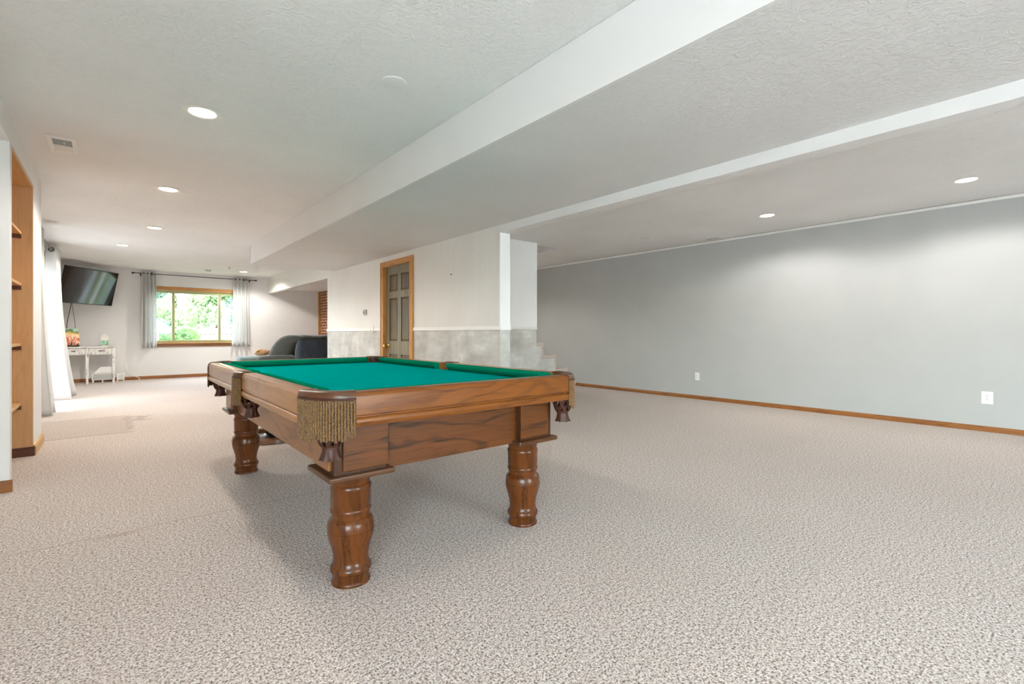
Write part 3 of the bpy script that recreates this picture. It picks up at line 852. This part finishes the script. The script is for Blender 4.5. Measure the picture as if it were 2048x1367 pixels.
# ------------------------------------------------------------------ television
wd = Vector((.602, .799, 0)); nr = Vector((.799, -.602, 0)); ti = math.radians(12)
up = Vector((0,0,1))*math.cos(ti)+nr*math.sin(ti); fn = nr*math.cos(ti)-Vector((0,0,1))*math.sin(ti)
tc = Vector((-.345, 12.36, 1.90))
tv = empty('television', tc, 'black flat television tilted down on the wall above the white desk', 'television')
b = MB(); b.obox((0,0,0), wd, fn, up, .62, .016, .345); b.build('body', M['tvframe'], tv, bev=.004)
b = MB(); b.obox(fn*.0165, wd, fn, up, .608, .0012, .33); b.build('screen', M['screen'], tv)
b = MB(); b.obox(-fn*.035-up*.03, wd, fn, up, .38, .02, .22); b.build('rear_housing', M['tvback'], tv, bev=.01)
b = MB(); b.obox(-fn*.06, wd, fn, up, .1, .01, .1); b.tube([-fn*.06, -fn*.06-nr*.25, Vector((-.30,.35,0))], .02, 10); b.build('wall_mount', M['black'], tv)
b = MB(); b.tube([tc-up*.33-wd*.3-fn*.02, Vector((-.62,12.3,1.45)), Vector((-.66,12.6,1.33)), Vector((-.70,12.9,1.15)), Vector((-.70,13.05,.9))], .006, 6)
b.tube([tc-up*.33-wd*.29-fn*.02, Vector((-.58,12.4,1.4)), Vector((-.57,12.7,1.2)), Vector((-.57,12.9,1.0)), Vector((-.60,13.03,.8))], .004, 6)
o = b.build('cable', M['black'], tv, smooth=True); o.location = -tc

# ------------------------------------------------------------------ desk
dk = empty('writing_desk', (-.385, 12.78, 0), 'distressed white wooden desk with two drawers under the television', 'desk')
b = MB(); b.box(-.425, .435, -.30, .27, .715, .737); b.build('desktop', M['desk'], dk, bev=.004)
for x, y in ((.40,-.25),(.0,-.25),(-.40,-.25),(.40,.24),(-.40,.24)):
    b = MB(); secs = []
    for z, h in ((.714,.027),(.56,.027),(.5,.024),(.0,.016)):
        secs.append([(x-h,y-h,z),(x+h,y-h,z),(x+h,y+h,z),(x-h,y+h,z)])
    b.sections(secs); b.build('leg', M['desk'], dk, bev=.003)
b = MB(); b.box(-.40,.40,.22,.26,.58,.715); b.box(-.42,-.385,-.25,.24,.58,.715); b.box(.385,.42,-.25,.24,.58,.715); b.box(-.40,.40,-.258,-.235,.575,.59); b.box(-.40,.40,-.258,-.235,.70,.715); b.build('apron', M['desk'], dk)
for x0, x1 in ((.03,.37),(-.37,-.03)):
    b = MB(); b.box(x0, x1, -.268, -.05, .592, .698); dr = b.build('drawer', M['desk'], dk, bev=.005)
    b = MB(); xm = (x0+x1)/2; b.tube([(xm+.03*math.cos(a), -.278-.012*math.sin(a), .645+.016*math.sin(a)) for a in [i*PI/10 for i in range(11)]], .004, 6); b.box(xm-.03,xm+.03,-.273,-.268,.638,.652)
    b.build('handle', M['pewter'], dr, smooth=True)
b = MB()
secs = []
for z, wx, wy in ((0,.13,.055),(.03,.14,.06),(.2,.138,.055),(.31,.125,.035),(.355,.12,.008)):
    secs.append([(-wx,-wy,z),(wx,-wy,z),(wx,wy,z),(-wx,wy,z)])
b.sections(secs); o = b.build('snack_bag', M['bag'], bev=.012, seg=3, loc=(-.64, 12.62, .738)); o.rotation_euler = (0,0,.15)
tag(o, 'red, orange and green printed bag standing on the distressed desk', 'bag')
ca = empty('soap_carton', (-.125, 12.62, .7375), 'small mint green printed carton with gabled top on desk', 'carton')
b = MB(); b.box(-.058,.058,-.045,.045,0,.19); b.build('body', M['carton'], ca, bev=.003)
b = MB(); b.sections([[(-.058,-.045,.19),(.058,-.045,.19),(.058,.045,.19),(-.058,.045,.19)],[(-.03,-.006,.235),(.03,-.006,.235),(.03,.006,.235),(-.03,.006,.235)]]); b.box(-.012,.012,-.004,.004,.235,.26)
b.build('gable_top', M['plastic'], ca)
# heater and boxes beneath
ht = empty('panel_heater', (-.14, 12.86, 0), 'white louvred heater box on small feet beneath the desk', 'heater')
b = MB(); b.box(-.19,.17,-.08,.08,.05,.185); b.build('body', M['plastic'], ht, bev=.008)
b = MB()
for i in range(5):
    z = .07+i*.022; b.box(-.165,.15,-.086,-.079,z,z+.010)
b.build('louvre', M['plastic_grey'], ht)
for x in (-.165,-.02,.145):
    b = MB(); b.box(x-.012,x+.012,-.07,.06,0,.05); b.build('foot', M['plastic'], ht)
b = MB(); b.sections([[(-.15,-.07,0),(.16,-.07,0),(.16,.09,0),(-.15,.09,0)],[(-.15,-.07,.02),(.16,-.07,.02),(.16,.09,.02),(-.15,.09,.02)],[(-.06,.0,.13),(.13,.0,.13),(.13,.08,.13),(-.06,.08,.13)]])
tag(b.build('storage_lid', M['plastic'], bev=.008, loc=(-.14, 12.85, .1865)), 'pale sloped plastic lid lying on the white heater box', 'lid')
rt = empty('power_adapter', (.125, 12.93, 0), 'small white adapter box with looping cords on the carpet beside the heater', 'adapter')
b = MB(); b.box(-.065,.065,-.05,.05,.03,.165); b.build('body', M['plastic'], rt, bev=.008)
b = MB();
for i in range(3): b.box(-.03,.045,-.053,-.049,.07+i*.03,.078+i*.03)
b.build('slots', M['plastic_grey'], rt)
for x in (-.05,.05):
    b = MB(); b.box(x-.012,x+.012,-.04,.04,0,.03); b.build('foot', M['plastic'], rt)
b = MB(); b.tube([(.20,13.07,.27),(.17,13.05,.22),(.13,13.0,.19),(.12,12.95,.17)], .006, 6)
b.tube([(.21,13.06,.26),(.24,13.04,.17),(.32,12.98,.10),(.42,12.92,.06),(.44,12.86,.02),(.38,12.82,.008),(.28,12.84,.008),(.2,12.88,.008)], .006, 6)
o = b.build('cord', M['plastic'], rt, smooth=True); o.location = (-.125, -12.93, 0)

# ------------------------------------------------------------------ outlets, switches, thermostat
def outlet(name, loc, rz, w, h, label):
    o = empty(name, loc, label, 'outlet', 'white wall outlets', rz)
    b = MB(); b.box(-w/2, w/2, -.006, 0, -h/2, h/2); b.build('cover_plate', M['plastic'], o, bev=.004, seg=3)
    for z in (-.021, .021):
        b = MB(); b.lathe([(.0155,-.0085),(.017,-.007),(.017,-.005)], (0,0,z), 20, 'y'); r = b.build('receptacle', M['plastic'], o, smooth=True, angle=30)
        b = MB(); b.box(-.0075,-.0050,-.0092,-.008,z,z+.009); b.box(.005,.0075,-.0092,-.008,z,z+.009); b.lathe([(.0026,-.0092),(.0026,-.008)], (0,0,z-.007), 10, 'y'); b.build('slots', M['slot'], r)
    b = MB(); b.lathe([(.003,-.0075),(.003,-.005)], (0,0,0), 10, 'y'); b.build('screw', M['pewter'], o)
    return o
outlet('wall_outlet', (XR, 3.775, .345), -PI/2, .072, .118, 'white outlet on the grey wall, the one beyond the pool table corner')
outlet('wall_outlet', (XR, .637, .345), -PI/2, .088, .126, 'wide white outlet on the grey wall, nearest the camera')
outlet('wall_outlet', (.20, YF, .295), 0, .072, .118, 'white outlet with cords plugged in on the far white wall')
th = empty('thermostat', (XD, 7.05, 1.32), 'small grey square thermostat on the white wall beside the door', 'thermostat')
b = MB(); b.box(-.022, 0, -.05, .05, -.04, .04); b.build('case', M['plastic_grey'], th, bev=.004)
b = MB(); b.box(-.0235, -.0215, -.0, .035, -.018, .014); b.build('display', M['slot'], th)
hk = empty('wall_hook', (XD-.014, 6.76, 1.06), 'small white hook on the chair rail between thermostat and door', 'hook')
b = MB(); b.box(-.008, 0, -.014, .014, -.05, .055); b.build('plate', M['plastic'], hk, bev=.003)
b = MB(); b.tube([(-.008,0,-.02),(-.03,0,-.025),(-.034,0,.0)], .006, 8); b.build('prong', M['plastic'], hk, smooth=True)
b = MB(); b.lathe([(.004,0),(.004,-.014),(.007,-.015),(.007,-.017)], (XD, 4.63, 1.67), 8, 'x')
tag(b.build('nail', M['slot']), 'small dark nail left in the white panelled wall right of door'.replace(' right of', ' past the'), 'nail')

# ------------------------------------------------------------------ ceiling fixtures
lamp_specs = []
def can_proto(lit):
    o = empty('recessed_light', (0,0,0), 'x', 'ceiling light', 'recessed ceiling lights')
    b = MB(); n = 40
    b.lathe([(.080,.0),(.102,-.003),(.104,-.0045),(.078,-.008),(.070,-.002),(.070,.0),(.080,0)], (0,0,0), n, cap=False); b.build('trim_ring', M['baffle'], o, smooth=True, angle=50)
    b = MB(); b.lathe([(.0705,-.004),(.05,-.0055),(.004,-.006)], (0,0,0), n, cap=True); b.build('lens', M['lens'] if lit else M['lens_off'], o, smooth=True, angle=60)
    return o
proto_on = can_proto(True); proto_off = can_proto(False)
used = {True: False, False: False}
def can(x, y, lit, label):
    pr = proto_on if lit else proto_off
    if not used[lit]:
        used[lit] = True; o = pr; o.location = (x, y, ZC); o['label'] = label
    else: o = dup(pr, (x, y, ZC), label)
    if lit: lamp_specs.append((x, y))
    return o
can(.427, 3.506, True, 'lit recessed light nearest the big dropped beam and camera, largest of the row')
can(.405, 5.59, True, 'lit recessed light, second of the row from the camera')
can(.416, 7.74, True, 'lit recessed light, third of the row from the camera')
can(.116, 9.575, True, 'lit recessed light between the sliding door drapes and the dropped beam')
can(2.235, 12.01, True, 'lit recessed light in front of the far window by the sofa')
can(5.85, .678, True, 'lit recessed light by the grey wall, nearest the camera')
can(5.835, 2.366, True, 'lit recessed light by the grey wall, farther of the two')
can(.09, 11.86, False, 'unlit recessed light near the television and window')
can(5.86, 4.045, False, 'unlit recessed light by the grey wall toward the stairs')
can(.43, 1.40, True, 'added recessed fill light out of frame above the near carpet')  # added outside the frame to brighten the near floor
can(.43, -.75, True, 'added recessed fill light by the added side window behind the viewpoint')  # unseen, added as fill for the front of the room
can(4.3, 7.2, True, 'added recessed fill light hidden behind the stair panel')  # unseen, added to lift the dark end of the grey wall
b = MB(); b.lathe([(.067,0),(.067,-.0035),(.063,-.0048),(.004,-.005)], (0,0,0), 36)
tag(b.build('blank_cover', M['ceil'], smooth=True, angle=30, loc=(1.181, 2.42, ZC)), 'round painted blank cover plate on the ceiling beside the beam', 'cover plate')
b = MB(); b.lathe([(.06,0),(.06,-.02),(.05,-.03),(.004,-.031)], (0,0,0), 28)
tag(b.build('smoke_detector', M['plastic_grey'], smooth=True, angle=40, loc=(1.583, 12.17, ZC)), 'small round grey detector on ceiling above the far window', 'smoke detector')
b = MB(); b.tube([(0,0,0),(.0,.0,-.03),(.02,.0,-.045)], .006, 8)
tag(b.build('ceiling_hook', M['pewter'], smooth=True, loc=(1.838, 11.30, ZC)), 'tiny metal hook in the ceiling before the far window', 'hook')
def vent(cx, cy, wx, wy, label, z=ZC, dark_first=True):
    o = empty('ceiling_vent', (cx, cy, z), label, 'air vent', 'white ceiling vents')
    b = MB(); fx, fy = wx*.62/2, wy*.72/2
    b.box(-wx/2,-fx,-wy/2,wy/2,-.006,0); b.box(fx,wx/2,-wy/2,wy/2,-.006,0); b.box(-fx,fx,-wy/2,-fy,-.006,0); b.box(-fx,fx,fy,wy/2,-.006,0); b.box(-fx,fx,-.004,.004,-.005,0)
    b.build('frame', M['vent'], o, bev=.002)
    b = MB(); b.box(-fx,fx,-fy,fy,-.0012,0); b.build('duct', M['vent_dark'], o)
    b = MB(); n = 10
    for i in range(n):
        for s, t in ((-1, .9), (1, -.35)):
            y = s*fy*(i+.5)/n; b.obox((0,y,-.0035), (1,0,0), (0,math.cos(t),math.sin(t)), (0,-math.sin(t),math.cos(t)), fx, .0062 if s > 0 else .0035, .0005)
    b.build('louvre', M['vent'], o)
    b = MB(); b.sections([[(fx*.0,-fy*.55,-.004),(fx*.35,-fy*.75,-.004),(fx*.3,-fy*.3,-.004)],[(fx*.15,-fy*.5,-.014),(fx*.2,-fy*.55,-.014),(fx*.2,-fy*.45,-.014)]]); b.build('lever', M['plastic'], o)
    return o
vent(-.278, 4.775, .165, .40, 'white ceiling vent with open louvres, largest, near the bookcase')
vent(-.575, 8.16, .14, .27, 'white ceiling vent above the long drape by bookcase pier')
vent(-.70, 12.35, .16, .3, 'white ceiling vent in the corner above the television')
vent(6.69, 3.55, .13, .42, 'white ceiling vent against the grey wall crown')

# ------------------------------------------------------------------ sofa in the nook, ottoman
sf = empty('reclining_sofa', (3.2, 10.18, 0), 'overstuffed blue-grey reclining sofa with its back to the pool table', 'sofa', None, math.radians(22))
b = MB(); b.box(-.72,.72,-.42,.90,.001,.42); b.build('base', M['sofa'], sf, bev=.03, seg=3)
def puffy(b, x0, x1, pts, wob=.012, n=14, seed=0):
    rnd = random.Random(seed); secs = []
    for i in range(n+1):
        u = i/n; e = min(u, 1-u)*2; s = 1-(1-min(1, e*4))**3*.22
        cy = sum(p[0] for p in pts)/len(pts); cz = sum(p[1] for p in pts)/len(pts)
        secs.append([(x0+(x1-x0)*u, cy+(p[0]-cy)*s+rnd.uniform(-wob,wob), cz+(p[1]-cz)*s+rnd.uniform(-wob,wob)) for p in pts])
    b.sections(secs)
b = MB(); puffy(b, -.70, .72, [(-.43,.40),(-.45,.55),(-.455,.75),(-.44,.88),(-.41,.915),(-.33,.92),(-.28,.85),(-.22,.6),(-.2,.4)], .006, 18, 1)
b.build('back_shell', M['sofa'], sf, smooth=True, angle=180, sub=1)
b = MB(); 
for k, (x0, x1) in enumerate(((-.71,.0),(.0,.71))):
    puffy(b, x0, x1, [(-.46,.865),(-.45,.93),(-.36,.965),(-.1,.97),(.1,.95),(.3,.87),(.46,.73),(.57,.56),(.57,.43),(.2,.42),(-.06,.45),(-.2,.8),(-.36,.88)], .016, 14, 5+k)
b.build('back_cushion', M['sofa_dark'], sf, smooth=True, angle=180, sub=1)
b = MB(); puffy(b, -.64, .64, [(.2,.40),(.2,.5),(.4,.52),(.8,.50),(.94,.46),(.92,.36),(.3,.36)], .008, 14, 9); b.build('seat_cushion', M['sofa_dark'], sf, smooth=True, angle=180, sub=1)
for s in (-1, 1):
    b = MB(); puffy(b, s*.60, s*.75, [(-.3,.15),(-.32,.5),(-.2,.60),(.3,.57),(.75,.54),(.90,.46),(.90,.15)], .008, 8, 11+s); b.build('arm', M['sofa_dark'], sf, smooth=True, angle=180, sub=1)
ot = empty('ottoman', (2.30, 11.35, 0), 'low grey-green upholstered ottoman in front of the far wall', 'ottoman')
b = MB(); b.box(-.30,.30,-.3,.3,.04,.36); b.build('body', M['ott'], ot, bev=.03, seg=3)
b = MB(); puffy(b, -.31, .31, [(-.31,.36),(-.32,.44),(-.25,.50),(0,.525),(.25,.50),(.32,.44),(.31,.36)], .006, 14, 21); b.build('cushion', M['ott'], ot, smooth=True, angle=180, sub=1)
for x in (-.25,.25):
    for y in (-.24,.24):
        b = MB(); b.box(x-.03,x+.03,y-.03,y+.03,0,.05); b.build('foot', M['stool_wood'], ot)
b = MB(); secs = []
for i in range(13):
    a = PI*i/12; r = math.sin(a); secs.append([(-.15*math.cos(a), .06*r**.5*math.cos(t)*1.0, .07*r**.5*math.sin(t)) for t in [2*PI*k/14 for k in range(14)]])
b.sections(secs)
tag(b.build('floral_pillow', M['floral'], smooth=True, angle=180, loc=(2.46, 11.3, .592)), 'small orange floral pillow lying on the grey-green ottoman', 'pillow')

# ------------------------------------------------------------------ outdoors
struct(MB().box(-30, 40, 13.3, 60, -.2, -.1).build('ground_lawn', M['grass']))
struct(MB().box(-30, -1.0, -4.8, 13.3, -.2, -.08).build('ground_patio', M['patio']))
struct(MB().box(-30, 40, -40, -4.8, -.2, -.08).build('ground_terrace', M['patio']))
struct(MB().box(-12.6, -12.4, -4.7, 13.3, -.1, 1.8).build('wall_garden', M['exterior']))
def leaves(b, c, r, n, size, seed, squash=.8):
    rnd = random.Random(seed)
    for i in range(n):
        while True:
            p = Vector((rnd.uniform(-1,1), rnd.uniform(-1,1), rnd.uniform(-1,1)))
            if .15 < p.length < 1: break
        p = Vector((p.x*r, p.y*r, p.z*r*squash))+Vector(c)
        a = Vector((rnd.gauss(0,1), rnd.gauss(0,1), rnd.gauss(0,.6))).normalized(); t = a.orthogonal().normalized()
        w = a.cross(t); s = size*rnd.uniform(.6,1.4)
        b.add([p-t*s, p+w*s*.55, p+t*s, p-w*s*.55], [(0,1,2,3)])
def tree(x, y, h, r, mat, seed, label):
    o = empty('tree', (x, y, -.1), label, 'tree', 'trees beyond the far window')
    rnd = random.Random(seed); b = MB()
    b.tube([(0,0,0),(.05,0,h*.3),(-.05,.05,h*.6),(0,0,h*.85)], [.16,.13,.09,.03], 8)
    b.build('trunk', M['bark'], o, smooth=True)
    b = MB()
    for k in range(9):
        c = (rnd.uniform(-.7,.7)*r, rnd.uniform(-.5,.5)*r, h*rnd.uniform(.14,.85)); leaves(b, c, r*rnd.uniform(.4,.62), 900, .11, seed*100+k)
    b.build('crown', mat, o)
for k, (x, y, h, r, mt, lab) in enumerate((
    (.9, 29, 7.0, 1.9, 'leafC', 'blue-green tree behind the white garden canopy'),
    (4.6, 32, 7.5, 1.9, 'leafB', 'pale yellow-green tree in the middle of the window view'),
    (8.2, 30, 6.5, 1.9, 'leafA', 'fresh green tree above the board fence'),
    (-2.4, 31, 7.0, 2.0, 'leafA', 'green tree hidden past the television side of the window'),
    (3.0, 37, 9.0, 2.6, 'leafB', 'tall pale tree farthest back in the window view'),
    (8.4, 37, 9.0, 2.6, 'leafC', 'tall blue-green tree far behind the fence'))):
    tree(x, y, h, r, M[mt], k+3, lab)
bs = empty('garden_bush', (1.95, 20.5, -.1), 'round bright green bush outside below the window mullion', 'bush')
b = MB(); leaves(b, (0,0,.75), .52, 900, .07, 50, 1.1); leaves(b, (-.15,0,.4), .4, 500, .07, 51, 1); b.build('foliage', M['leafD'], bs)
b = MB(); b.tube([(0,0,0),(0,0,.6)], .04, 6); b.tube([(0,0,.3),(-.3,0,.75)], .02, 6); b.build('stem', M['bark'], bs)
fn_ = empty('board_fence', (3.7, 22.0, -.1), 'pale wooden picket fence outside the far window', 'fence')
b = MB(); b.box(-1.5,3.5,.02,.06,.35,.43); b.build('rail', M['fence'], fn_)
b = MB(); b.box(-1.5,3.5,.02,.06,1.02,1.10); b.build('rail', M['fence'], fn_)
for k in range(34):
    x = -1.5+k*.148
    b = MB(); b.poly([(x,-.012),(x+.1,-.012),(x+.1,.012),(x,.012)], 0, 1.29+.02*math.sin(k*2.3)); b.build('picket', M['fence'], fn_)
cn = empty('garden_canopy', (.35, 22.5, -.1), 'white domed garden canopy seen through the window', 'canopy')
b = MB(); secs = []
for z, w in ((1.10,1.42),(1.16,1.45),(1.35,1.30),(1.55,1.05),(1.68,.75),(1.78,.35),(1.80,.05)):
    secs.append([(w*math.cos(a), w*math.sin(a), z) for a in [2*PI*k/24 for k in range(24)]])
b.sections(secs); b.build('cover', M['canopy'], cn, smooth=True, angle=60)
for x, y in ((-.9,-.9),(.9,-.9),(-.9,.9),(.9,.9)):
    b = MB(); b.tube([(x,y,0),(x,y,1.12)], .03, 8); b.build('post', M['canopy'], cn)
hd = MB(); leaves(hd, (0,0,.5), .6, 700, .07, 77, .9); leaves(hd, (1.0,0,.5), .6, 700, .07, 78, .9); leaves(hd, (-.9,0,.5), .6, 500, .07, 79, .9)
tag(hd.build('clipped_hedge', M['leafD'], loc=(.6, 24.6, -.05)), 'low blue-green hedge growing beneath the white canopy', 'hedge')

# ------------------------------------------------------------------ light
def spot(x, y, power, color, size=160, blend=.35):
    l = bpy.data.lights.new('can_lamp', 'SPOT'); l.energy = power; l.color = color; l.spot_size = math.radians(size); l.spot_blend = blend; l.shadow_soft_size = .09
    o = bpy.data.objects.new('can_lamp', l); COL.objects.link(o); o.location = (x, y, ZC-.02)
P_L, P_R = 42, 30
P_H = 62; P_B = 4  # powers of the added lamps out of view
SKY, SUN = 2.2, 11
for x, y in lamp_specs:
    if y > 6 and x > 3: spot(x, y, P_H, (1.0, .96, .9))
    elif x > 3: spot(x, y, P_R, (1.0, .98, .96))
    elif y < 2: spot(x, y, P_B, (1.0, .97, .92))
    else: spot(x, y, 26 if y < 4.5 else (44 if y < 7 else 66), (1.0, .96, .9))
sun = bpy.data.lights.new('sun', 'SUN'); sun.energy = SUN; sun.angle = math.radians(.53); sun.color = (1, .98, .95)
so_ = bpy.data.objects.new('sun', sun); COL.objects.link(so_)
so_.rotation_euler = Vector((.28, 0.0, -1)).to_track_quat('-Z', 'Y').to_euler()
def portal(loc, rot, sx, sy):
    l = bpy.data.lights.new('daylight_portal', 'AREA'); l.shape = 'RECTANGLE'; l.size = sx; l.size_y = sy; l.cycles.is_portal = True
    o = bpy.data.objects.new('daylight_portal', l); COL.objects.link(o); o.location = loc; o.rotation_euler = rot
portal((XLW-.17, (SY0+SY1)/2, 1.0), (0, -PI/2, 0), 2.0, 1.9)
portal((-1.91, (NW0+NW1)/2, (BZ0+BZ1)/2), (0, -PI/2, 0), BZ1-BZ0, NW1-NW0)
for x0, x1 in BW: portal((((x0+x1)/2), YBK-.16, (BZ0+BZ1)/2), (PI/2, 0, 0), x1-x0, BZ1-BZ0)
portal(((WX0+WX1)/2, YF+.21, 1.36), (-PI/2, 0, 0), 1.8, 1.2)
W = bpy.data.worlds.new('World'); S.world = W; W.use_nodes = True
wn = W.node_tree.nodes; wl = W.node_tree.links
sky = wn.new('ShaderNodeTexSky'); sky.sky_type = 'NISHITA'; sky.sun_disc = False; sky.sun_elevation = math.radians(78); sky.sun_rotation = math.radians(-90); sky.air_density = 1; sky.dust_density = 1
bg = wn['Background']; hs = wn.new('ShaderNodeHueSaturation'); hs.inputs['Saturation'].default_value = .55; wl.new(sky.outputs[0], hs.inputs['Color']); wl.new(hs.outputs[0], bg.inputs[0]); bg.inputs[1].default_value = SKY

# ------------------------------------------------------------------ camera
cam = bpy.data.cameras.new('camera'); co = bpy.data.objects.new('camera', cam); COL.objects.link(co)
F = 956.6
cam.sensor_width = 36; cam.lens = 36*F/2048; cam.shift_y = -(683.5-666)/2048; cam.clip_start = .05; cam.clip_end = 300
co.location = (0, 0, 1.0); co.rotation_euler = (PI/2, 0, -math.radians(39.85))
S.camera = co
vs = S.view_settings
S.display_settings.display_device = 'sRGB'
vs.view_transform = 'Standard'; vs.look = 'None'; vs.gamma = 1; vs.use_curve_mapping = False; vs.exposure = 1.40
S.cycles.use_denoising = True
S.cycles.max_bounces = 10; S.cycles.diffuse_bounces = 7; S.cycles.transparent_max_bounces = 16; S.cycles.sample_clamp_indirect = 8
S.cycles.caustics_reflective = False; S.cycles.caustics_refractive = False
